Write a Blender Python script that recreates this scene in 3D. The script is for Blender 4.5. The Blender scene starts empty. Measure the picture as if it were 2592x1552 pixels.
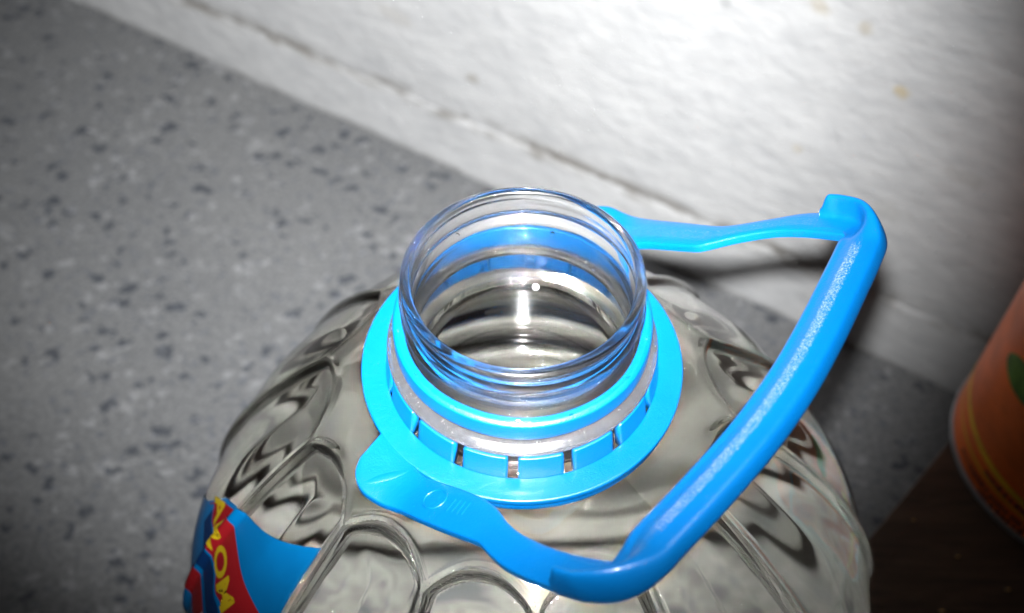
import bpy, bmesh, math, random
from mathutils import Vector, Matrix, noise as mnoise

random.seed(7)
S = bpy.context.scene
RAD = math.radians
H0 = 300.0                                  # rim height above the floor, mm


def W(x, y, z):                             # bottle frame in mm (rim centre = origin) -> world metres, floor at 0
    return Vector((x / 1000.0, y / 1000.0, (z + H0) / 1000.0))


# ------------------------------------------------------------------ camera
PITCH = 0.9042
cam_d = bpy.data.cameras.new('camera')
cam = bpy.data.objects.new('camera', cam_d)
S.collection.objects.link(cam)
cam.location = W(-2.14, -137.49, 164.71)
cam.rotation_euler = (math.pi / 2 - PITCH, 0, 0)
cam_d.sensor_width = 36.0
cam_d.lens = 36.0 * 2800 / 2592
cam_d.clip_start = 0.005
cam_d.clip_end = 50
cam_d.dof.use_dof = True
cam_d.dof.focus_distance = 0.222
cam_d.dof.aperture_fstop = 15
S.camera = cam

# ------------------------------------------------------------------ light
w = bpy.data.worlds.new('World')
S.world = w
w.use_nodes = True
w.node_tree.nodes['Background'].inputs[0].default_value = (1.0, 0.93, 0.86, 1)
w.node_tree.nodes['Background'].inputs[1].default_value = 0.02

camM = cam.rotation_euler.to_matrix()
c_right, c_up, c_fwd = camM @ Vector((1, 0, 0)), camM @ Vector((0, 1, 0)), camM @ Vector((0, 0, -1))
fl = bpy.data.lights.new('phone_flash', 'SPOT')
fl.energy = 31.0
fl.color = (0.975, 0.99, 1.0)
fl.shadow_soft_size = 0.004
fl.spot_size = RAD(64)
fl.spot_blend = 1.0
flash = bpy.data.objects.new('phone_flash', fl)
S.collection.objects.link(flash)
flash.location = cam.location + c_up * 0.0135 - c_right * 0.001
aim = c_fwd + c_right * (-220 / 2800) + c_up * (450 / 2800)
flash.rotation_euler = aim.to_track_quat('-Z', 'Y').to_euler()
S.view_settings.view_transform = 'Standard'
S.view_settings.look = 'None'
S.view_settings.gamma = 1
S.view_settings.exposure = 0.0
cy = S.cycles
cy.max_bounces = 24
cy.transmission_bounces = 20
cy.transparent_max_bounces = 24
cy.glossy_bounces = 8
cy.diffuse_bounces = 4
cy.use_denoising = True
cy.caustics_refractive = True
cy.caustics_reflective = False
cy.sample_clamp_indirect = 0
cy.blur_glossy = 0.42

# ------------------------------------------------------------------ helpers
def mat(name):
    m = bpy.data.materials.new(name)
    m.use_nodes = True
    nt = m.node_tree
    b = nt.nodes['Principled BSDF']
    return m, nt, b


def N(nt, typ, **kw):
    n = nt.nodes.new(typ)
    for k, v in kw.items():
        if k.startswith('i_'):
            n.inputs[int(k[2:]) if k[2:].isdigit() else k[2:]].default_value = v
        else:
            setattr(n, k, v)
    return n


def L(nt, a, b):
    nt.links.new(a, b)


def ramp(nt, fac, stops, interp='LINEAR'):
    r = nt.nodes.new('ShaderNodeValToRGB')
    r.color_ramp.interpolation = interp
    e = r.color_ramp.elements
    while len(e) < len(stops):
        e.new(0.5)
    for q, (p, c) in zip(e, stops):
        q.position = p
        q.color = c if len(c) == 4 else (*c, 1)
    L(nt, fac, r.inputs[0])
    return r


def mixc(nt, fac, a, b, blend='MIX'):
    m = nt.nodes.new('ShaderNodeMix')
    m.data_type = 'RGBA'
    m.blend_type = blend
    for s, v in ((m.inputs[0], fac), (m.inputs[6], a), (m.inputs[7], b)):
        if hasattr(v, 'is_linked'):
            L(nt, v, s)
        else:
            s.default_value = v if not isinstance(v, tuple) or len(v) == 4 else (*v, 1)
    return m.outputs[2]


def math_(nt, op, a, b=None, clamp=False):
    m = nt.nodes.new('ShaderNodeMath')
    m.operation = op
    m.use_clamp = clamp
    for s, v in zip(m.inputs, (a, b)):
        if v is None:
            continue
        if hasattr(v, 'is_linked'):
            L(nt, v, s)
        else:
            s.default_value = v
    return m.outputs[0]


def tex(nt, coord='Object', scale=(1, 1, 1), rot=(0, 0, 0), loc=(0, 0, 0)):
    c = nt.nodes.new('ShaderNodeTexCoord')
    mp = nt.nodes.new('ShaderNodeMapping')
    mp.inputs['Scale'].default_value = scale
    mp.inputs['Rotation'].default_value = rot
    mp.inputs['Location'].default_value = loc
    L(nt, c.outputs[coord], mp.inputs[0])
    return mp.outputs[0]


def noise(nt, vec, scale, detail=4, rough=0.55, dist=0.0):
    n = N(nt, 'ShaderNodeTexNoise')
    n.inputs['Scale'].default_value = scale
    n.inputs['Detail'].default_value = detail
    n.inputs['Roughness'].default_value = rough
    n.inputs['Distortion'].default_value = dist
    L(nt, vec, n.inputs['Vector'])
    return n.outputs['Fac']


def bump(nt, height, dist, strength=1.0, normal=None):
    b = N(nt, 'ShaderNodeBump')
    b.inputs['Strength'].default_value = strength
    b.inputs['Distance'].default_value = dist
    L(nt, height, b.inputs['Height'])
    if normal is not None:
        L(nt, normal, b.inputs['Normal'])
    return b.outputs[0]


def mesh_obj(name, verts, faces, m=None, parent=None, smooth=True, world=True):
    me = bpy.data.meshes.new(name)
    me.from_pydata([tuple(W(*v)) if world else tuple(v) for v in verts], [], faces)
    bm = bmesh.new()
    bm.from_mesh(me)
    bmesh.ops.remove_doubles(bm, verts=bm.verts, dist=1e-7)
    bmesh.ops.recalc_face_normals(bm, faces=bm.faces)
    bm.to_mesh(me)
    bm.free()
    if smooth:
        me.shade_smooth()
    o = bpy.data.objects.new(name, me)
    S.collection.objects.link(o)
    if m:
        me.materials.append(m)
    if parent:
        put(o, parent)
    return o


def put(o, parent):
    o.parent = parent
    o.matrix_parent_inverse = parent.matrix_basis.inverted()


def scuff_sparkle(o, fn):
    a = o.data.attributes.new('scuff_sparkle', 'FLOAT', 'POINT')
    for i in range(len(o.data.vertices)):
        a.data[i].value = fn(i)


def sharp(o, deg=35):
    me = o.data
    bm = bmesh.new()
    bm.from_mesh(me)
    for e in bm.edges:
        if len(e.link_faces) == 2 and e.calc_face_angle(0) > RAD(deg):
            e.smooth = False
    bm.to_mesh(me)
    bm.free()


def tag(o, label, cat, group=None, kind=None):
    if label:
        o['label'] = label
    if cat:
        o['category'] = cat
    if group:
        o['group'] = group
    if kind:
        o['kind'] = kind
    return o


def empty(name, x, y, z):
    o = bpy.data.objects.new(name, None)
    S.collection.objects.link(o)
    o.location = W(x, y, z)
    o.empty_display_size = 0.01
    return o


def lathe(profile, seg=192, closed=True, cx=0, cy=0, a0=0, a1=2 * math.pi, fr=None):
    """profile: list of (r, z). closed: the profile itself is a loop. returns verts, faces"""
    full = abs(a1 - a0 - 2 * math.pi) < 1e-6
    n = seg if full else seg + 1
    V, F = [], []
    k = len(profile)
    for i in range(n):
        a = a0 + (a1 - a0) * i / seg
        for j, (r, z) in enumerate(profile):
            if fr:
                r, z = fr(a, j, r, z)
            V.append((cx + r * math.cos(a), cy + r * math.sin(a), z))
    for i in range(seg):
        i2 = (i + 1) % n
        for j in range(k if closed else k - 1):
            j2 = (j + 1) % k
            F.append((i * k + j, i2 * k + j, i2 * k + j2, i * k + j2))
    if not full and closed:
        F.append(tuple(range(k)))
        F.append(tuple(reversed(range((n - 1) * k, n * k))))
    return V, F


def rounded(pts, rad, steps=4):
    """round the corners of a closed (r,z) loop"""
    out = []
    n = len(pts)
    for i in range(n):
        p0, p1, p2 = Vector(pts[i - 1]), Vector(pts[i]), Vector(pts[(i + 1) % n])
        d0, d1 = (p0 - p1), (p2 - p1)
        r = min(rad, d0.length * 0.45, d1.length * 0.45)
        a, b = p1 + d0.normalized() * r, p1 + d1.normalized() * r
        for s in range(steps + 1):
            t = s / steps
            out.append(tuple((1 - t) ** 2 * a + 2 * t * (1 - t) * p1 + t * t * b))
    return out


def interp(x, xs, ys):
    if x <= xs[0]:
        return ys[0]
    for i in range(1, len(xs)):
        if x <= xs[i]:
            t = (x - xs[i - 1]) / (xs[i] - xs[i - 1])
            return ys[i - 1] + t * (ys[i] - ys[i - 1])
    return ys[-1]


def sst(a, b, x):
    t = max(0.0, min(1.0, (x - a) / (b - a)))
    return t * t * (3 - 2 * t)


# ------------------------------------------------------------------ materials
def m_floor():
    m, nt, b = mat('terrazzo_floor')
    v = tex(nt)
    big = noise(nt, v, 9, 4, .6)
    base = ramp(nt, big, [(.3, (.118, .121, .126)), (.7, (.185, .186, .186))]).outputs[0]
    fine = noise(nt, v, 420, 3, .6)
    base = mixc(nt, .45, base, ramp(nt, fine, [(.35, (.08, .083, .087)), (.65, (.29, .29, .29))]).outputs[0])
    # pale smears and light chips
    sm = noise(nt, tex(nt, scale=(1, 1.5, 1), rot=(0, 0, .5)), 60, 5, .65, .6)
    base = mixc(nt, ramp(nt, sm, [(.58, (0, 0, 0)), (.72, (.6, .6, .6))]).outputs[0], base, (.36, .36, .365))

    def chips(scale, lo, hi, col, seed, amt):
        wv = N(nt, 'ShaderNodeTexNoise')
        wv.inputs['Scale'].default_value = scale * 1.4
        wv.inputs['Detail'].default_value = 3
        vv = tex(nt, loc=(seed, seed * .7, 0), scale=(1, 1.25, 1), rot=(0, 0, seed))
        L(nt, vv, wv.inputs['Vector'])
        add = N(nt, 'ShaderNodeVectorMath', operation='SCALE')
        L(nt, wv.outputs['Color'], add.inputs[0])
        add.inputs['Scale'].default_value = .9 * 1.9 / scale
        ad2 = N(nt, 'ShaderNodeVectorMath', operation='ADD')
        L(nt, vv, ad2.inputs[0])
        L(nt, add.outputs[0], ad2.inputs[1])
        vo = N(nt, 'ShaderNodeTexVoronoi', voronoi_dimensions='2D')
        vo.inputs['Scale'].default_value = scale
        L(nt, ad2.outputs[0], vo.inputs['Vector'])
        sz = N(nt, 'ShaderNodeSeparateColor')
        L(nt, vo.outputs['Color'], sz.inputs[0])
        lim = N(nt, 'ShaderNodeMapRange')
        L(nt, sz.outputs[0], lim.inputs[0])
        lim.inputs[1].default_value = amt
        lim.inputs[2].default_value = 1.0
        lim.inputs[3].default_value = lo
        lim.inputs[4].default_value = hi
        lim.clamp = False
        d = math_(nt, 'SUBTRACT', lim.outputs[0], vo.outputs['Distance'])
        k = math_(nt, 'MULTIPLY', d, 9.0, True)
        return k
    k1 = chips(85, 0, .44, None, 1.3, .5)
    k1 = math_(nt, 'MULTIPLY', k1, .75)
    base = mixc(nt, k1, base, (.038, .044, .058))
    k2 = chips(190, 0, .42, None, 4.1, .5)
    k2 = math_(nt, 'MULTIPLY', k2, .55)
    base = mixc(nt, k2, base, (.085, .095, .12))
    k3 = chips(120, 0, .42, None, 7.7, .72)
    k3 = math_(nt, 'MULTIPLY', k3, .35)
    base = mixc(nt, k3, base, (.42, .42, .43))
    L(nt, base, b.inputs['Base Color'])
    b.inputs['Roughness'].default_value = .62
    b.inputs['Specular IOR Level'].default_value = .35
    L(nt, bump(nt, noise(nt, v, 300, 4), .0006, .35), b.inputs['Normal'])
    return m


def m_wall(skirt=False):
    m, nt, b = mat('plaster_skirting' if skirt else 'plaster_wall')
    v = tex(nt)
    big = noise(nt, v, 7, 5, .6)
    base = ramp(nt, big, [(.3, (.45, .45, .455)), (.7, (.55, .548, .545))]).outputs[0]
    str_ = noise(nt, tex(nt, scale=(1, 1, 3.2), rot=(0, .35, 0)), 46, 6, .62, .4)
    base = mixc(nt, .5, base, ramp(nt, str_, [(.3, (.37, .375, .385)), (.62, (.58, .578, .575))]).outputs[0])
    sp = N(nt, 'ShaderNodeSeparateXYZ')
    co = N(nt, 'ShaderNodeTexCoord')
    L(nt, co.outputs['Object'], sp.inputs[0])

    def spot(x, z, r, col, amt, sx=1.0):
        nonlocal base
        wob = noise(nt, v, 90, 4, .65)
        dx = math_(nt, 'MULTIPLY', math_(nt, 'SUBTRACT', sp.outputs[0], x / 1000), 1 / sx)
        dz = math_(nt, 'SUBTRACT', sp.outputs[2], z / 1000)
        d = math_(nt, 'SQRT', math_(nt, 'ADD', math_(nt, 'MULTIPLY', dx, dx), math_(nt, 'MULTIPLY', dz, dz)))
        d = math_(nt, 'ADD', d, math_(nt, 'MULTIPLY', math_(nt, 'SUBTRACT', wob, .5), r / 1000 * 2.6))
        k = N(nt, 'ShaderNodeMapRange', interpolation_type='SMOOTHSTEP')
        L(nt, d, k.inputs[0])
        k.inputs[1].default_value = r / 1000 * 1.15
        k.inputs[2].default_value = r / 1000 * .35
        k.inputs[3].default_value = 0
        k.inputs[4].default_value = amt
        base = mixc(nt, k.outputs[0], base, col)
    if not skirt:
        for x, z, r, c, a, sx in ((161, 187, 5.5, (.36, .29, .17), .4, 1.3), (181, 184, 4.5, (.30, .24, .14), .45, 1), (202, 161, 3.4, (.42, .31, .12), .55, 1),
                                  (167, 111, 3.2, (.42, .34, .2), .3, 1), (189, 21, 4.2, (.2, .19, .17), .75, 1.6), (181, 27, 3.0, (.22, .21, .19), .6, 1.5),
                                  (-11, 73, 3.5, (.3, .28, .25), .7, 1.6), (121, 174, 3, (.3, .3, .3), .6, 1.2), (60, 120, 4, (.42, .42, .42), .5, 2),
                                  (215, 95, 6, (.4, .39, .37), .4, 1.8), (-60, 95, 6, (.4, .38, .35), .4, 2.5), (240, 130, 5, (.4, .39, .37), .4, 2.0)):
            spot(x, z, r, c, a, sx)
    # dirt that has collected along the top of the skirting and where it meets the floor
    dirt = noise(nt, tex(nt, scale=(1, 1, 2.5)), 24, 6, .7, .5)

    def line(zc, half, lo, hi, col, amt):
        nonlocal base
        d = math_(nt, 'ABSOLUTE', math_(nt, 'SUBTRACT', sp.outputs[2], zc / 1000))
        k = N(nt, 'ShaderNodeMapRange', interpolation_type='SMOOTHSTEP')
        L(nt, d, k.inputs[0])
        k.inputs[1].default_value = half / 1000
        k.inputs[2].default_value = 0
        k2 = N(nt, 'ShaderNodeMapRange', interpolation_type='SMOOTHSTEP')
        L(nt, dirt, k2.inputs[0])
        k2.inputs[1].default_value = lo
        k2.inputs[2].default_value = hi
        kk = math_(nt, 'MULTIPLY', math_(nt, 'MULTIPLY', k.outputs[0], k2.outputs[0]), amt)
        base = mixc(nt, kk, base, col)
    line(42.5, 9, .40, .62, (.15, .135, .115), .85)
    line(37, 5, .5, .7, (.2, .185, .16), .6)
    line(0, 5, .3, .6, (.18, .175, .165), .7)
    L(nt, base, b.inputs['Base Color'])
    b.inputs['Roughness'].default_value = .8
    b.inputs['Specular IOR Level'].default_value = .2
    n1 = noise(nt, tex(nt, scale=(1, 1, 1.7), rot=(0, .35, 0)), 85, 5, .6, .3)
    n2 = noise(nt, v, 16, 4, .55)
    n3 = noise(nt, v, 420, 3, .6)
    L(nt, bump(nt, n3, .0005, .3, bump(nt, n1, .003, .36, bump(nt, n2, .012, .25))), b.inputs['Normal'])
    return m


def m_blue():
    m, nt, b = mat('blue_plastic')
    v = tex(nt)
    big = noise(nt, v, 40, 3)
    c = ramp(nt, big, [(.3, (.000, .098, .310)), (.7, (.000, .110, .335))]).outputs[0]
    dust = noise(nt, v, 2600, 2, .7)
    patch = noise(nt, v, 130, 3, .6)
    k = math_(nt, 'MULTIPLY', ramp(nt, dust, [(.68, (0, 0, 0)), (.76, (1, 1, 1))]).outputs[0], ramp(nt, patch, [(.5, (0, 0, 0)), (.7, (.6, .6, .6))]).outputs[0])
    c = mixc(nt, k, c, (.2, .25, .32))
    at = N(nt, 'ShaderNodeAttribute', attribute_name='scuff_sparkle')  # flash sparkle on the scuffed grip and arm tops, painted in as whitish specks
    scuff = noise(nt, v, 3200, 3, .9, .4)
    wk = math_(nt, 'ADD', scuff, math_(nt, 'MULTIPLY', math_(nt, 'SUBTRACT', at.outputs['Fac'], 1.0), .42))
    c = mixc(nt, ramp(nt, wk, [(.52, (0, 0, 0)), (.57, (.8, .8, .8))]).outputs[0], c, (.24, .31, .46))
    L(nt, c, b.inputs['Base Color'])
    b.inputs['Roughness'].default_value = .3
    b.inputs['Coat Weight'].default_value = .5
    b.inputs['Coat Roughness'].default_value = .16
    b.inputs['Specular IOR Level'].default_value = .5
    b.inputs['Subsurface Weight'].default_value = .0
    fine = noise(nt, v, 2200, 3, .75)
    L(nt, bump(nt, fine, .0002, .55, bump(nt, noise(nt, v, 300, 2), .0004, .25)), b.inputs['Normal'])
    return m


def m_neck():
    m, nt, b = mat('clear_neck_plastic')
    b.inputs['Base Color'].default_value = (.99, .993, .997, 1)
    b.inputs['Transmission Weight'].default_value = 1
    b.inputs['Roughness'].default_value = .10
    b.inputs['Coat Weight'].default_value = .8
    b.inputs['Coat Roughness'].default_value = .2
    b.inputs['IOR'].default_value = 1.43
    v = tex(nt)
    L(nt, bump(nt, noise(nt, v, 120, 2), .0006, .12), b.inputs['Normal'])
    return m


def m_flange():
    m, nt, b = mat('scuffed_support_ring')
    b.inputs['Base Color'].default_value = (.8, .8, .83, 1)
    b.inputs['Transmission Weight'].default_value = .96
    b.inputs['IOR'].default_value = 1.5
    v = tex(nt)
    r = ramp(nt, noise(nt, v, 900, 3, .7), [(.35, (.10, .10, .10)), (.7, (.28, .28, .28))])
    L(nt, r.outputs[0], b.inputs['Roughness'])
    L(nt, bump(nt, noise(nt, v, 2600, 3, .7), .0002, .35), b.inputs['Normal'])
    return m


def m_pet():
    """thin wall: a film that lets light straight through and mirrors by Fresnel"""
    m, nt, b = mat('thin_clear_plastic_wall')
    nt.nodes.remove(b)
    out = nt.nodes['Material Output']
    g = N(nt, 'ShaderNodeNewGeometry')
    ior = N(nt, 'ShaderNodeMapRange')
    L(nt, g.outputs['Backfacing'], ior.inputs[0])
    ior.inputs[3].default_value = 1.5
    ior.inputs[4].default_value = 1 / 1.5
    fr = N(nt, 'ShaderNodeFresnel')
    L(nt, ior.outputs[0], fr.inputs[0])
    v = tex(nt)
    nb = bump(nt, noise(nt, v, 70, 2), .0015, .15)
    L(nt, nb, fr.inputs[1])
    k = math_(nt, 'MULTIPLY', fr.outputs[0], 1.15, True)
    t = N(nt, 'ShaderNodeBsdfTransparent')
    t.inputs[0].default_value = (.992, .990, .978, 1)
    gl = N(nt, 'ShaderNodeBsdfGlossy')
    gl.inputs['Roughness'].default_value = .03
    L(nt, nb, gl.inputs['Normal'])
    mx = N(nt, 'ShaderNodeMixShader')
    L(nt, k, mx.inputs[0])
    L(nt, t.outputs[0], mx.inputs[1])
    L(nt, gl.outputs[0], mx.inputs[2])
    L(nt, mx.outputs[0], out.inputs[0])
    return m


def m_water():
    m, nt, b = mat('clear_water')
    nt.nodes.remove(b)
    out = nt.nodes['Material Output']
    g = N(nt, 'ShaderNodeBsdfGlass')
    g.inputs['IOR'].default_value = 1.34
    g.inputs['Roughness'].default_value = 0
    g.inputs[0].default_value = (1, .995, .975, 1)
    L(nt, g.outputs[0], out.inputs[0])
    return m


def m_plain(name, col, rough=.4, spec=.5, var=.0, vs=60):
    m, nt, b = mat(name)
    if var:
        v = tex(nt)
        c2 = tuple(min(1, x * (1 + var)) for x in col)
        c1 = tuple(x * (1 - var) for x in col)
        L(nt, ramp(nt, noise(nt, v, vs, 4), [(.3, c1), (.7, c2)]).outputs[0], b.inputs['Base Color'])
    else:
        b.inputs['Base Color'].default_value = (*col, 1)
    b.inputs['Roughness'].default_value = rough
    b.inputs['Specular IOR Level'].default_value = spec
    return m


def m_brown():
    m, nt, b = mat('dark_varnished_wood')
    v = tex(nt, scale=(1, 9, 1))
    g = noise(nt, v, 30, 6, .6, .8)
    L(nt, ramp(nt, g, [(.3, (.036, .022, .015)), (.7, (.095, .058, .036))]).outputs[0], b.inputs['Base Color'])
    b.inputs['Roughness'].default_value = .45
    L(nt, bump(nt, noise(nt, tex(nt), 260, 3), .0006, .5), b.inputs['Normal'])
    return m


M_FLOOR, M_WALL, M_SKIRT, M_BLUE = m_floor(), m_wall(), m_wall(True), m_blue()
M_NECK, M_FLANGE, M_PET, M_WATER, M_BROWN = m_neck(), m_flange(), m_pet(), m_water(), m_brown()
M_LABEL = m_plain('label_blue_print', (.0, .10, .27), .3, .5, .12, 50)
M_RED = m_plain('label_red_print', (.2, .006, .009), .35, .5, .1, 90)
M_YEL = m_plain('label_yellow_print', (.36, .25, .006), .35, .5, .1, 90)
M_NAVY = m_plain('label_navy_print', (.001,.018,.075), .35, .5, .1, 60)
M_WHITE = m_plain('label_white_print', (.45,.45,.47), .4, .5, .1, 60)
M_TIN = m_plain('orange_red_tin_print', (.80, .15, .022), .4, .4, .3, 45)
M_TINY = m_plain('mustard_tin_print', (.8,.45,.03), .4, .4, .2, 80)
M_TING = m_plain('green_tin_print', (.09,.19,.015), .4, .4, .4, 150)
M_TINN = m_plain('navy_tin_lettering', (.012, .016, .05), .5, .3)
M_TINR = m_plain('white_tin_rim', (.3,.3,.32), .3, .6, .1, 100)

# ------------------------------------------------------------------ setting: floor, wall, skirting
WB = (-15.3, 317.74)                        # a point of the line where skirting meets floor
WA = -0.55203                               # direction of that line
T = Vector((math.cos(WA), math.sin(WA), 0))
NR = Vector((-math.sin(WA) * -1, -math.cos(WA), 0))
NR = Vector((math.sin(WA), -math.cos(WA), 0))   # towards the room

fo = mesh_obj('floor', [(-1.6, -1.6, 0), (1.6, -1.6, 0), (1.6, 1.6, 0), (-1.6, 1.6, 0)], [(0, 1, 2, 3)], M_FLOOR, smooth=False, world=False)
fo['kind'] = 'structure'


def wall_frame(o):
    o.location = W(WB[0], WB[1], -H0)
    o.rotation_euler = (0, 0, WA)


def grid_sheet(name, x0, x1, nx, rows, m):
    """rows: list of (y, z) in wall frame metres; gently uneven like hand-laid plaster"""
    V, F = [], []
    for i in range(nx + 1):
        x = x0 + (x1 - x0) * i / nx
        for j, (y, z) in enumerate(rows):
            d = mnoise.noise(Vector((x * 22, z * 22, 3.1))) * .0005 + mnoise.noise(Vector((x * 7, z * 7, 9.1))) * .0012
            V.append((x, y + d, z))
    k = len(rows)
    for i in range(nx):
        for j in range(k - 1):
            F.append((i * k + j, (i + 1) * k + j, (i + 1) * k + j + 1, i * k + j + 1))
    o = mesh_obj(name, V, F, m, world=False)
    wall_frame(o)
    o['kind'] = 'structure'
    return o


rows = [(.0031, .010 + .012 * i) for i in range(100)]
grid_sheet('wall', -1.4, 1.4, 240, rows, M_WALL)
rows = [(0, -.004), (0, .004)] + [(0.0002 * i, .004 + .0042 * i) for i in range(1, 8)] + [(.0016, .0360), (.0019, .0380), (.0025, .0400), (.0033, .0415), (.006, .0418)]
grid_sheet('skirting', -1.4, 1.4, 240, rows, M_SKIRT)

# ------------------------------------------------------------------ the bottle body profile
R0, HS, NE, RS, ZS = 95.0, 90.0, 1.4, 22.0, -31.1
_prof = []
for i in range(400):
    t = math.pi / 2 * i / 399
    _prof.append((RS + (R0 - RS) * math.sin(t) ** (2 / NE), ZS - HS + HS * max(0, math.cos(t)) ** (2 / NE)))
VA0, NP = -80.0, 13
PA = 360.0 / NP


def petal(azd, r, z):
    """displacement (mm, along the surface normal) of the moulded shoulder"""
    u = ((azd - VA0) / PA) % 1.0                    # 0 and 1 are ribs, .5 the middle of a petal
    q = abs(u - .5) * 2                             # 1 at rib, 0 at middle
    rtop = 42.6 + 6.2 * q ** 2.2                    # scalloped inner edge of the petals
    side = (1 - q) * .5 * RAD(PA) * r               # mm to the rib
    ins = (r - rtop) * 1.25
    e = min(side, ins)
    # soft minimum so the corner is rounded
    k = .8
    hlp = max(k - abs(side - ins), 0) / k
    e = min(side, ins) - hlp * hlp * k * .25
    d = -1.35 * sst(.5, 2.4, e)
    d += .5 * sst(6, 18, e)
    # a little rounded bead on the rib itself
    d += .5 * math.exp(-(side / 1.0) ** 2) * sst(-1.5, 1.5, ins)
    d += .35 * math.exp(-((ins + .2) / 1.0) ** 2)
    fade = 1 - sst(-150, -165, z) if False else sst(-172, -150, z)
    return d * fade


def body_point(azd, k, inset=0.0):
    """k indexes ROWS; az 0 faces the camera, grows to the right"""
    r, z, nr, nz = ROWS[k]
    d = petal(azd, r, z) if z < -34 else 0.0
    # the hand-blown look: the wall is never exactly round
    d += .5 * math.sin(RAD(azd) * 2 + .6) * sst(36, 60, r) + 2.6 * math.sin(RAD(azd) - .12) * sst(30, 85, r)
    d += .25 * mnoise.noise(Vector((math.cos(RAD(azd)) * 2.2, math.sin(RAD(azd)) * 2.2, z * .05)))
    if z < -175:
        d -= 1.5 * (0.5 - 0.5 * math.cos((z + 175) / 26 * 2 * math.pi)) ** 2
    d -= inset
    rr, zz = r + nr * d, z + nz * d
    a = RAD(azd)
    return (rr * math.sin(a), -rr * math.cos(a), zz)


def build_rows():
    pts = []
    # arc-length resample of the shoulder
    acc = [0]
    for i in range(1, len(_prof)):
        acc.append(acc[-1] + math.hypot(_prof[i][0] - _prof[i - 1][0], _prof[i][1] - _prof[i - 1][1]))
    n = 150
    for i in range(n + 1):
        s = acc[-1] * i / n
        pts.append((interp(s, acc, [p[0] for p in _prof]), interp(s, acc, [p[1] for p in _prof])))
    z = pts[-1][1]
    while z > -288:
        z -= 2.2
        pts.append((R0, z))
    for a in range(1, 9):                         # rounded foot
        t = math.pi / 2 * a / 8
        pts.append((R0 - 9 + 9 * math.cos(t), pts[-1][1] if False else -288.5 - 9 * math.sin(t)))
    out = []
    for i, p in enumerate(pts):
        a, b = pts[max(0, i - 1)], pts[min(len(pts) - 1, i + 1)]
        tx, tz = b[0] - a[0], b[1] - a[1]
        l = math.hypot(tx, tz)
        out.append((p[0], p[1], -tz / l, tx / l))
    return out


ROWS = build_rows()
SEG = 624


def body_mesh(inset, first, top_pts, bottom_r):
    V, F = [], []
    cols = []
    nrow = len(ROWS) - first
    for i in range(SEG):
        az = 360.0 * i / SEG
        a = RAD(az)
        base = len(V)
        for (r, z) in top_pts:
            V.append((r * math.sin(a), -r * math.cos(a), z))
        for k in range(first, len(ROWS)):
            V.append(body_point(az, k, inset))
        for (r, z) in bottom_r:
            V.append((r * math.sin(a), -r * math.cos(a), z))
    n = len(top_pts) + nrow + len(bottom_r)
    for i in range(SEG):
        i2 = (i + 1) % SEG
        for j in range(n - 1):
            F.append((i * n + j, i2 * n + j, i2 * n + j + 1, i * n + j + 1))
    return V, F, n


bottle = empty('water_bottle', 0, 0, -H0)
tag(bottle, 'large clear plastic water bottle with petal-moulded shoulder and open wide neck', 'bottle')
first = next(i for i, q in enumerate(ROWS) if q[0] > 25.6)
V, F, n = body_mesh(0.0, first, [(24.6, -30.8), (25.0, -31.6)], [(70, -298.2), (40, -292), (0.01, -288)])
body = mesh_obj('body', V, F, M_PET, bottle)

# neck: thick clear wall with a screw thread
def neck_profile():
    p = []
    p += [(21.85, -1.2), (22.0, -.35), (22.5, 0), (23.4, 0), (23.9, -.3), (24.05, -.9), (23.95, -1.6), (23.3, -2.2)]
    z = -2.6
    while z > -13.0:
        p.append((23.15, z))
        z -= .3
    p += [(23.2, -13.4), (23.4, -18.2), (23.6, -19.0), (24.1, -19.4)]
    p += [(24.3, -21.6), (24.2, -24), (24.3, -28), (24.6, -30.8), (25.0, -31.7)]
    p += [(23.9, -31.9), (22.6, -30.6), (22.2, -28), (22.2, -24)]
    z = -22
    while z < -1.5:
        p.append((interp(z, [-14, -3, -1.5], [22.2, 22.1, 21.85]), z))
        z += .5
    return p


def thread(a, j, r, z):
    if r > 23.0 and -13.1 < z < -2.5:
        ph = (a / (2 * math.pi)) % 1.0
        best = 0.0
        for tno in range(4):
            zc = -1.6 - 5.2 * (tno + ph)
            lead = (tno + ph)
            amp = sst(.15, .5, lead) * (1 - sst(1.5, 1.8, lead))
            best = max(best, amp * math.exp(-((z - zc) / .88) ** 2))
        r = r + 1.35 * best
    elif r < 22.25 and -13.5 < z < -2:
        ph = a / (2 * math.pi)
        r -= .22 * math.cos(((z + 1.6) / 5.2 + ph) * 2 * math.pi) * sst(-13.5, -11, z) * sst(-2, -4, z)
    return r, z


V, F = lathe(neck_profile(), 288, True, fr=thread)
neck = mesh_obj('neck', V, F, M_NECK, bottle)
V, F = lathe(rounded([(24.32, -19.3), (26.5, -19.35), (28.15, -20.45), (28.25, -21.1), (27.5, -21.5), (24.34, -21.5)], .4), 240)
ring = mesh_obj('support_ring', V, F, M_FLANGE, neck)

# ------------------------------------------------------------------ water inside
WL = -28.6
wtop = [(.01, WL), (6, WL), (14, WL), (19, WL + .02), (20.6, WL + .2), (21.3, WL + .7), (21.72, WL + 1.4), (21.9, WL - .6), (22.4, -30.4), (23.6, -32.1)]
fw = next(i for i, q in enumerate(ROWS) if q[0] > 26.2)
V, F, n = body_mesh(0.45, fw, wtop, [(70, -297.6), (40, -291.4), (0.01, -287.4)])
water = mesh_obj('water', V, F, M_WATER)
tag(water, 'clear still water filling the big bottle up into its neck', 'water')
# bubbles and drops: thin glassy beads
M_DROP = m_plain('bright_drop', (.9, .9, .9), .05, 1.0)
M_DROP.node_tree.nodes['Principled BSDF'].inputs['Transmission Weight'].default_value = 1.0
M_DROP.node_tree.nodes['Principled BSDF'].inputs['IOR'].default_value = 1.33


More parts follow.
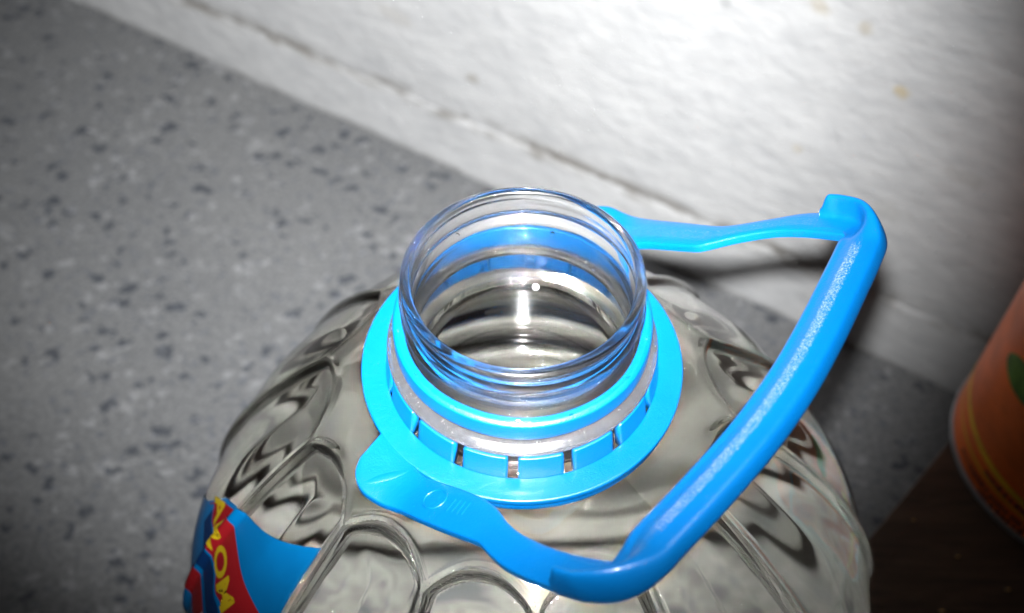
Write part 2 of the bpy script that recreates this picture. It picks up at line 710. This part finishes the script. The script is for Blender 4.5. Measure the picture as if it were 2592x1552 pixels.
def bead(name, c, rx, ry, rz, m, label, cat, group):
    V, F = [], []
    nu, nv = 16, 10
    for j in range(nv + 1):
        t = math.pi * j / nv
        for i in range(nu):
            a = 2 * math.pi * i / nu
            V.append((c[0] + rx * math.sin(t) * math.cos(a), c[1] + ry * math.sin(t) * math.sin(a), c[2] + rz * math.cos(t)))
    for j in range(nv):
        for i in range(nu):
            F.append((j * nu + i, j * nu + (i + 1) % nu, (j + 1) * nu + (i + 1) % nu, (j + 1) * nu + i))
    o = mesh_obj(name, V, F, m)
    tag(o, label, cat, group)
    return o


# ------------------------------------------------------------------ label on the shoulder
def surf(azd, sl, off):
    """point on the displaced body at azimuth and arc row (float), lifted by off mm"""
    k = max(0, min(len(ROWS) - 2, int(sl)))
    f = sl - k
    a, b = Vector(body_point(azd, k, -off)), Vector(body_point(azd, k + 1, -off))
    return tuple(a.lerp(b, f))


def row_at_z(z):
    for i in range(1, len(ROWS)):
        if ROWS[i][1] <= z:
            return i - 1 + (ROWS[i - 1][1] - z) / (ROWS[i - 1][1] - ROWS[i][1])
    return len(ROWS) - 2


ROWL = math.hypot(ROWS[60][0] - ROWS[61][0], ROWS[60][1] - ROWS[61][1])    # mm per row on the shoulder


def strip(name, a0, a1, na, top, bot, nb, off, m, parent):
    V, F = [], []
    for i in range(na + 1):
        az = a0 + (a1 - a0) * i / na
        r0, r1 = row_at_z(top(az)), row_at_z(bot(az))
        for j in range(nb + 1):
            V.append(surf(az, r0 + (r1 - r0) * j / nb, off))
    k = nb + 1
    for i in range(na):
        for j in range(nb):
            F.append((i * k + j, (i + 1) * k + j, (i + 1) * k + j + 1, i * k + j + 1))
    o = mesh_obj(name, V, F, m, parent)
    return o


ltop = lambda az: interp(az, [-128, -100, -92, -87, -80, -66, -58, -53.8], [-138, -114, -95, -80.5, -71.4, -61.6, -55.8, -52.9])
label = strip('label', -128, -54.2, 110, ltop, lambda a: -150, 70, .22, M_LABEL, bottle)
label['label'] = 'bright blue paper label with red and yellow lettering'


def text_mesh(body_, size, shear, offset, extr=None):
    c = bpy.data.curves.new('t', 'FONT')
    c.body = body_
    c.size = size
    c.shear = shear
    c.offset = offset
    c.fill_mode = 'FRONT'
    c.resolution_u = 4
    o = bpy.data.objects.new('t', c)
    S.collection.objects.link(o)
    dg = bpy.context.evaluated_depsgraph_get()
    me = bpy.data.meshes.new_from_object(o.evaluated_get(dg))
    bpy.data.objects.remove(o)
    bm = bmesh.new()
    bm.from_mesh(me)
    bmesh.ops.triangulate(bm, faces=bm.faces)
    for _ in range(2):
        bmesh.ops.subdivide_edges(bm, edges=[e for e in bm.edges if e.calc_length() > size * .12], cuts=1)
        bmesh.ops.triangulate(bm, faces=bm.faces)
    vs = [tuple(v.co) for v in bm.verts]
    fs = [tuple(x.index for x in f.verts) for f in bm.faces]
    bm.free()
    return vs, fs


def label_text(name, txt, az0, zbase, size, shear, offset, off, m, parent, width=1.0):
    vs, fs = text_mesh(txt, size, shear, offset)
    rb = row_at_z(zbase)
    V = []
    for x, y, _ in vs:
        az = az0 + math.degrees(x * width / 76.0)
        V.append(surf(az, rb - y / ROWL, off))
    return mesh_obj(name, V, fs, m, parent)


# red ribbon behind the letters, scalloped a little
strip('red_ribbon', -90, -55, 70, lambda a: min(ltop(a) - 1.5, -75.4 + .05 * (a + 75))  , lambda a: min(ltop(a) - 3, -87.6 + .05 * (a + 75)) - .8 * math.sin(RAD(a * 50 + 60)), 14, .48, M_RED, label)
strip('navy_band', -88, -54.4, 60, lambda a: -88.9 - .6 * math.sin(RAD(a * 50 + 60)), lambda a: -95.5, 8, .44, M_NAVY, label)
label_text('yellow_lettering', 'AROMA', -89.5, -86.6, 11.0, .25, .3, .75, M_YEL, label, 1.0)
strip('red_block', -82, -70, 20, lambda a: -97.5, lambda a: -108, 8, .5, M_RED, label)
strip('white_mark', -71.5, -64, 16, lambda a: -97.5, lambda a: -104, 6, .7, M_WHITE, label)

# ------------------------------------------------------------------ loose tamper ring on the neck
V, F = lathe(rounded([(24.2, -13.2), (25.6, -12.9), (26.5, -13.5), (26.6, -17.4), (26.2, -18.3), (25.2, -18.5), (24.2, -18.2)], .35), 240,
             fr=lambda a, j, r, z: (r + .06 * math.sin(a * 7), z + .12 * math.sin(a * 3 + 1)))
tam = mesh_obj('tamper_ring', V, F, M_BLUE)
tag(tam, 'thin blue tamper ring left round the clear bottle neck below its thread', 'ring')

# ------------------------------------------------------------------ carry handle
handle = empty('carry_handle', 0, 0, -28)
tag(handle, 'bright blue plastic carry handle clipped round the bottle neck, tilted up', 'handle')
PHI, SL, ZH = 0.98, 0.62, -27.16
hx = Vector((math.cos(PHI), math.sin(PHI), 0))
mx_ = Vector((math.sin(PHI), -math.cos(PHI), 0))
NH = (Vector((0, 0, 1)) - mx_ * SL).normalized()


def soft_z(s):
    a, b = -28.15, ZH + SL * s
    k = 2.5
    hlp = max(k - abs(a - b), 0) / k
    return max(a, b) + hlp * hlp * k * .25


def HP(h, s, nn=0.0):
    z = soft_z(s)
    ds = (soft_z(s + .5) - soft_z(s - .5))
    nrm = (Vector((0, 0, 1)) - mx_ * ds).normalized()
    return hx * h + mx_ * s + Vector((0, 0, z)) + nrm * nn


# collar: flat flange + lower lip, snap fingers standing up from its inner edge
V, F = lathe(rounded([(28.9, -28.0), (34.3, -28.0), (34.3, -29.7), (28.9, -29.7)], .5), 288)
collar = mesh_obj('collar', V, F, M_BLUE, handle)
V, F = lathe(rounded([(29.6, -30.6), (33.7, -30.6), (33.7, -32.4), (29.6, -32.4)], .4), 240)
mesh_obj('lower_lip', V, F, M_BLUE, collar)
V, F = lathe([(29.7, -29.6), (31.4, -29.6), (31.4, -30.7), (29.7, -30.7)], 192)
mesh_obj('spacer', V, F, M_BLUE, collar)
NF = 16
fp = rounded([(28.25, -22.2), (29.1, -28.3), (29.1, -29.5), (27.6, -29.5), (27.2, -28), (26.6, -22.2)], .3, 3)
for i in range(NF):
    c0 = -90 - 4 + (i + .5) * 360 / NF
    half = 360 / NF / 2 - 2.2
    V, F = lathe(fp, 14, True, a0=RAD(c0 - half), a1=RAD(c0 + half))
    mesh_obj('snap_finger', V, F, M_BLUE, collar)


def catmull(pts, n):
    out = []
    for i in range(len(pts) - 1):
        p0, p1, p2, p3 = [Vector(pts[max(0, min(len(pts) - 1, i + d))]) for d in (-1, 0, 1, 2)]
        for s in range(n):
            t = s / n
            out.append(.5 * ((2 * p1) + (p2 - p0) * t + (2 * p0 - 5 * p1 + 4 * p2 - p3) * t * t + (3 * p1 - p0 - 3 * p2 + p3) * t ** 3))
    out.append(Vector(pts[-1]))
    return out


ARM_BACK = [(42.0, 31.0, -13.5), (45.5, 32.0, -12), (48.2, 34.0, -9), (49.2, 35.0, -6), (48.6, 37.4, 0), (47.5, 38.8, 6), (46.6, 38.5, 12), (45.7, 38.0, 17.5), (45.3, 38.0, 20), (45.2, 39.0, 22.4), (45.6, 40.3, 25), (46.6, 41.7, 28.5), (48.0, 43.0, 33), (49.2, 43.3, 37), (49.5, 43.0, 41), (49.4, 42.4, 44.5), (48.4, 41.6, 48.5)]
ARM = [(38.6, 30.5, -13.5), (41.0, 30.4, -12.6), (43.0, 31.0, -10.6), (44.0, 32.0, -8), (44.0, 33.4, -4), (43.6, 34.9, 0), (44.2, 35.3, 5), (44.7, 35.7, 10), (45.1, 36.4, 15),
       (45.4, 37.7, 19), (45.8, 38.8, 21), (47.2, 40.5, 24), (48.6, 41.8, 28), (49.4, 42.6, 33), (49.6, 42.8, 37), (49.5, 42.7, 41), (49.3, 42.2, 44.5)]


def arm(sign):
    secs = catmull(ARM if sign < 0 else ARM_BACK, 4)
    V, F = [], []
    th = 2.1
    for sc in secs:
        o, i, s = sc
        prof = [(o - .5, 0), (o - .12, -.15), (o, -.5), (o, -th + .3), (o - .4, -th), (i + .4, -th), (i, -th + .3), (i, -.5), (i + .12, -.15), (i + .5, 0)]
        prof += [(i + (o - i) * .33, .02), (i + (o - i) * .67, .02)]
        for hh, nn in prof:
            V.append(HP(sign * hh, s, nn))
    k = 12
    for a in range(len(secs) - 1):
        for j in range(k):
            F.append((a * k + j, (a + 1) * k + j, (a + 1) * k + (j + 1) % k, a * k + (j + 1) % k))
    F.append(tuple(range(k)))
    F.append(tuple(range((len(secs) - 1) * k, len(secs) * k)))
    o = mesh_obj('arm', V, F, M_BLUE, handle)
    scuff_sparkle(o, lambda i: (.8 if sign > 0 else .55) if i % 12 in (10, 11) else 0.0)
    sharp(o, 50)
    return o


for sg in (-1, 1):
    a = arm(sg)
    # moulded crease of the hinge
    V, F = [], []
    for i in range(17):
        t = i / 16
        hh = sg * (34.6 + 8.2 * t)
        s = -3.2 - 6.2 * t
        wd = 1.3 * math.sin(math.pi * min(1, max(.02, t))) ** .4 + .05
        for q in range(7):
            an = math.pi * q / 6
            V.append(HP(hh, s + wd * math.cos(an), -.12 + .17 * wd * math.sin(an)))
    for i in range(16):
        for q in range(6):
            F.append((i * 7 + q, (i + 1) * 7 + q, (i + 1) * 7 + q + 1, i * 7 + q + 1))
    mesh_obj('hinge_crease', V, F, M_BLUE, a)

# moulded mark on the wide part of the front arm
V, F = [], []
for i in range(28):
    a = 2 * math.pi * i / 28
    for q in range(6):
        an = 2 * math.pi * q / 6
        rr = 2.3 + .22 * math.cos(an)
        V.append(HP(-39.4 + rr * math.cos(a), 6.2 + rr * math.sin(a), .03 + .2 * math.sin(an)))
for i in range(28):
    for q in range(6):
        F.append((i * 6 + q, (i + 1) % 28 * 6 + q, (i + 1) % 28 * 6 + (q + 1) % 6, i * 6 + (q + 1) % 6))
fa = [o for o in handle.children if o.name.startswith('arm')][0]
mesh_obj('embossed_ring', V, F, M_BLUE, fa)
for q in range(4):
    s0 = 10.3 + q * 1.15
    V = [HP(-39.8 + a * 1.5, s0 + b * .22, c) for c in (-.1, .22) for a, b in ((-1, -1), (1, -1), (1, 1), (-1, 1))]
    mesh_obj('embossed_bar', V, [(0, 1, 2, 3), (4, 5, 6, 7), (0, 1, 5, 4), (1, 2, 6, 5), (2, 3, 7, 6), (3, 0, 4, 7)], M_BLUE, fa, smooth=False)

# grip: a moulded bar whose section grows out of an upstanding wall at both ends
GP = [(-46.2, 38.2), (-46.2, 40.6), (-46.0, 43.6), (-44.3, 47.0), (-40.6, 49.2), (-35, 50.4), (-26, 52.2), (-13, 54.2), (0, 55.0), (13, 54.6), (26, 53.6), (35, 52.8), (40.5, 51.9), (44.2, 49.4), (45.9, 45.6), (46.25, 43.4), (46.25, 41.2)]
path = catmull(GP, 8)
acc = [0.0]
for i in range(1, len(path)):
    acc.append(acc[-1] + (path[i] - path[i - 1]).length)
tot = acc[-1]
PE = [(-2.5, -1.7), (-2.55, -1.1), (-2.5, .03), (-2.4, .1), (0, .12), (1.3, .2), (1.8, 3.0), (2.1, 4.6), (2.8, 4.9), (3.4, 4.2), (3.6, 0), (3.5, -2.6), (2.8, -3.0), (0, -1.9), (-2.2, -1.8)]
PG = [(-3.3, -1.8), (-3.7, -.9), (-3.75, 1.1), (-3.5, 2.0), (-2.9, 2.35), (-2.1, 2.1), (-.5, 2.5), (1.0, 2.5), (2.2, 2.0), (3.1, 1.75), (3.65, .9), (3.7, -1.9), (3.2, -2.5), (0, -2.4), (-2.6, -2.3)]
V, F = [], []
k = len(PE)
for i, p in enumerate(path):
    tg = (path[min(i + 1, len(path) - 1)] - path[max(i - 1, 0)]).normalized()
    outw = Vector((tg.y, -tg.x))                   # to the outside of the loop
    if outw.dot(Vector((p.x, p.y - 20))) < 0:
        outw = -outw
    f = sst(7.0, 17.0, min(acc[i], tot - acc[i]))
    for (d0, n0), (d1, n1) in zip(PE, PG):
        d, nn = d0 + (d1 - d0) * f, n0 + (n1 - n0) * f
        if nn > .3:
            nn = .3 + (nn - .3) * (.25 + .75 * sst(0, 2.4, min(acc[i], tot - acc[i])))
        q = p + outw * d
        V.append(HP(q.x, q.y, nn))
for i in range(len(path) - 1):
    for j in range(k):
        F.append((i * k + j, (i + 1) * k + j, (i + 1) * k + (j + 1) % k, i * k + (j + 1) % k))
F.append(tuple(range(k)))
F.append(tuple(range((len(path) - 1) * k, len(path) * k)))
grip = mesh_obj('grip', V, F, M_BLUE, handle)
scuff_sparkle(grip, lambda i: {6: 1.05, 7: 1.0}.get(i % k, 0.0) * sst(10, 20, min(acc[i // k], tot - acc[i // k])) if i // k < len(acc) else 0)
sm = grip.modifiers.new('sub', 'SUBSURF')
sm.levels = sm.render_levels = 2

# ------------------------------------------------------------------ brown box with the tin on it
ZB = -215.0
box = empty('wooden_box', 200, 40, -H0)
tag(box, 'dark brown varnished wooden box on the floor beside the bottle', 'box')
e0, e1 = Vector((176.6, 99.2)), Vector((139.2, 60.0))
ed = (e0 - e1).normalized()
en = Vector((ed.y, -ed.x))                            # to the right, into the box


def slab(name, a0, a1, b0, b1, z0, z1, m, parent, bev=.4):
    c = [e0 + ed * a + en * b for a, b in ((a0, b0), (a1, b0), (a1, b1), (a0, b1))]
    V = [(p.x, p.y, z) for z in (z0, z1) for p in c]
    o = mesh_obj(name, V, [(0, 1, 2, 3), (4, 5, 6, 7), (0, 1, 5, 4), (1, 2, 6, 5), (2, 3, 7, 6), (3, 0, 4, 7)], m, parent, smooth=False)
    bv = o.modifiers.new('b', 'BEVEL')
    bv.width = bev / 1000
    bv.segments = 2
    return o


slab('box_body', -230, 6, 3, 150, -H0, ZB - 9.05, M_BROWN, box)
slab('box_lid', -232, 8, 1, 152, ZB - 9, ZB, M_BROWN, box)

# tin
TCX, TCY, TR = 224.5, 86.6, 52.0
tin = empty('printed_tin', TCX, TCY, ZB)
tag(tin, 'round orange-red printed tin with navy lettering standing on the dark box', 'tin')
V, F = lathe([(0.01, ZB + 1.2), (TR - 3, ZB + 1.2), (TR - .6, ZB + 1.6), (TR - .5, ZB + 118), (TR - 4, ZB + 118), (TR - 4.3, ZB + 114), (.01, ZB + 114)], 144, False, TCX, TCY)
tb = mesh_obj('tin_body', V, F, M_TIN, tin)
sharp(tb, 40)
for nm, zz in (('base_rim', ZB), ('top_rim', ZB + 117)):
    V, F = lathe(rounded([(TR - 1.5, zz), (TR + .35, zz), (TR + .35, zz + 2.4), (TR - .6, zz + 2.6)], .5, 3), 144, True, TCX, TCY)
    mesh_obj(nm, V, F, M_TINR, tin)


def tin_pt(a, z, off):
    return (TCX + (TR - .5 + off) * math.cos(a), TCY + (TR - .5 + off) * math.sin(a), ZB + z)


def tin_patch(name, pts, off, m, na=1):
    V = [tin_pt(a, z, off) for a, z in pts]
    k = len(pts) // 2
    F = [(i, i + 1, k + i + 1, k + i) for i in range(k - 1)]
    return mesh_obj(name, V, F, m, tb)


A = [RAD(138 + i * 4) for i in range(33)]
tin_patch('mustard_stripe', [(a, 21 - 3.5 * sst(RAD(160), RAD(225), a)) for a in A] + [(a, 24.2 - 3.5 * sst(RAD(160), RAD(225), a)) for a in A], .12, M_TINY)
tin_patch('mustard_stripe', [(a, 13.4 - 1.5 * sst(RAD(160), RAD(225), a)) for a in A] + [(a, 14.6 - 1.5 * sst(RAD(160), RAD(225), a)) for a in A], .12, M_TINY)
GA = [RAD(176 + i * 2.4) for i in range(12)]
tin_patch('green_leaf', [(a, 62 - 5 * math.sin(math.pi * (i + .3) / 11.6) ** .6) for i, a in enumerate(GA)] + [(a, 62 + 9 * math.sin(math.pi * (i + .3) / 11.6) ** .6) for i, a in enumerate(GA)], .14, M_TING)
# two rows of tiny print, too small to read
V, F = [], []
for rowz, a0, cnt in ((7.2, 182, 26), (3.4, 200, 22), (14.6, 198, 9)):
    a = a0
    for i in range(cnt):
        wdt = random.choice((1.1, 1.5, 1.9, 2.4))
        hgt = random.choice((1.5, 1.7, 2.0))
        b = len(V)
        for aa, zz in ((a, rowz), (a + wdt, rowz), (a + wdt, rowz + hgt), (a, rowz + hgt)):
            V.append(tin_pt(RAD(aa), zz, .16))
        F.append((b, b + 1, b + 2, b + 3))
        a += wdt + random.choice((.5, .7, 1.5))
tl = mesh_obj('small_lettering', V, F, M_TINN, tb, smooth=False)

# ------------------------------------------------------------------ bubbles and drops
bead('air_bubble', (3.2, 19.6, WL + .7), .8, .8, .75, M_WHITE, 'small round white bubble floating at the far edge of the water in the neck', 'bubble', None)
for x, z in ((-13.5, -7.6), (6.5, -11.2), (15.4, -16.5)):
    yy = math.sqrt(21.75 ** 2 - x * x)
    bead('water_drop', (x, yy, z), .5, .3, .6, M_DROP, 'tiny clear water drop clinging inside the open bottle neck', 'drop', 'drops inside the neck')

# snapped bridge stubs on the tamper ring
for i in range(14):
    a = RAD(12 + i * 25.7 + random.uniform(-4, 4))
    c, t = Vector((math.cos(a), math.sin(a), 0)), Vector((-math.sin(a), math.cos(a), 0))
    V = []
    for zz, sc in ((-13.6, 1.0), (-12.55, .7)):
        for p, q in ((-1, -1), (1, -1), (1, 1), (-1, 1)):
            v = c * (25.4 + q * .3 * sc) + t * p * .45 * sc
            V.append((v.x, v.y, zz))
    mesh_obj('bridge_stub', V, [(0, 1, 2, 3), (4, 5, 6, 7), (0, 1, 5, 4), (1, 2, 6, 5), (2, 3, 7, 6), (3, 0, 4, 7)], M_BLUE, tam, smooth=False)

M_GLINT = m_plain('amber_glint', (.55, .33, .12), .15, .8)  # small amber beads added to stand in for gold glints on the box
for x, y, a in ((152, 22, .9), (163, 43, .7), (178, 30, .8), (150, 58, .6), (146, 8, 1.1)):
    bead('glint', (x, y, ZB + .55 * a), 1.3 * a, .6 * a, .55 * a, M_GLINT, 'tiny amber bead added as a glint on the dark wooden box', 'glint', 'glint beads on the box')
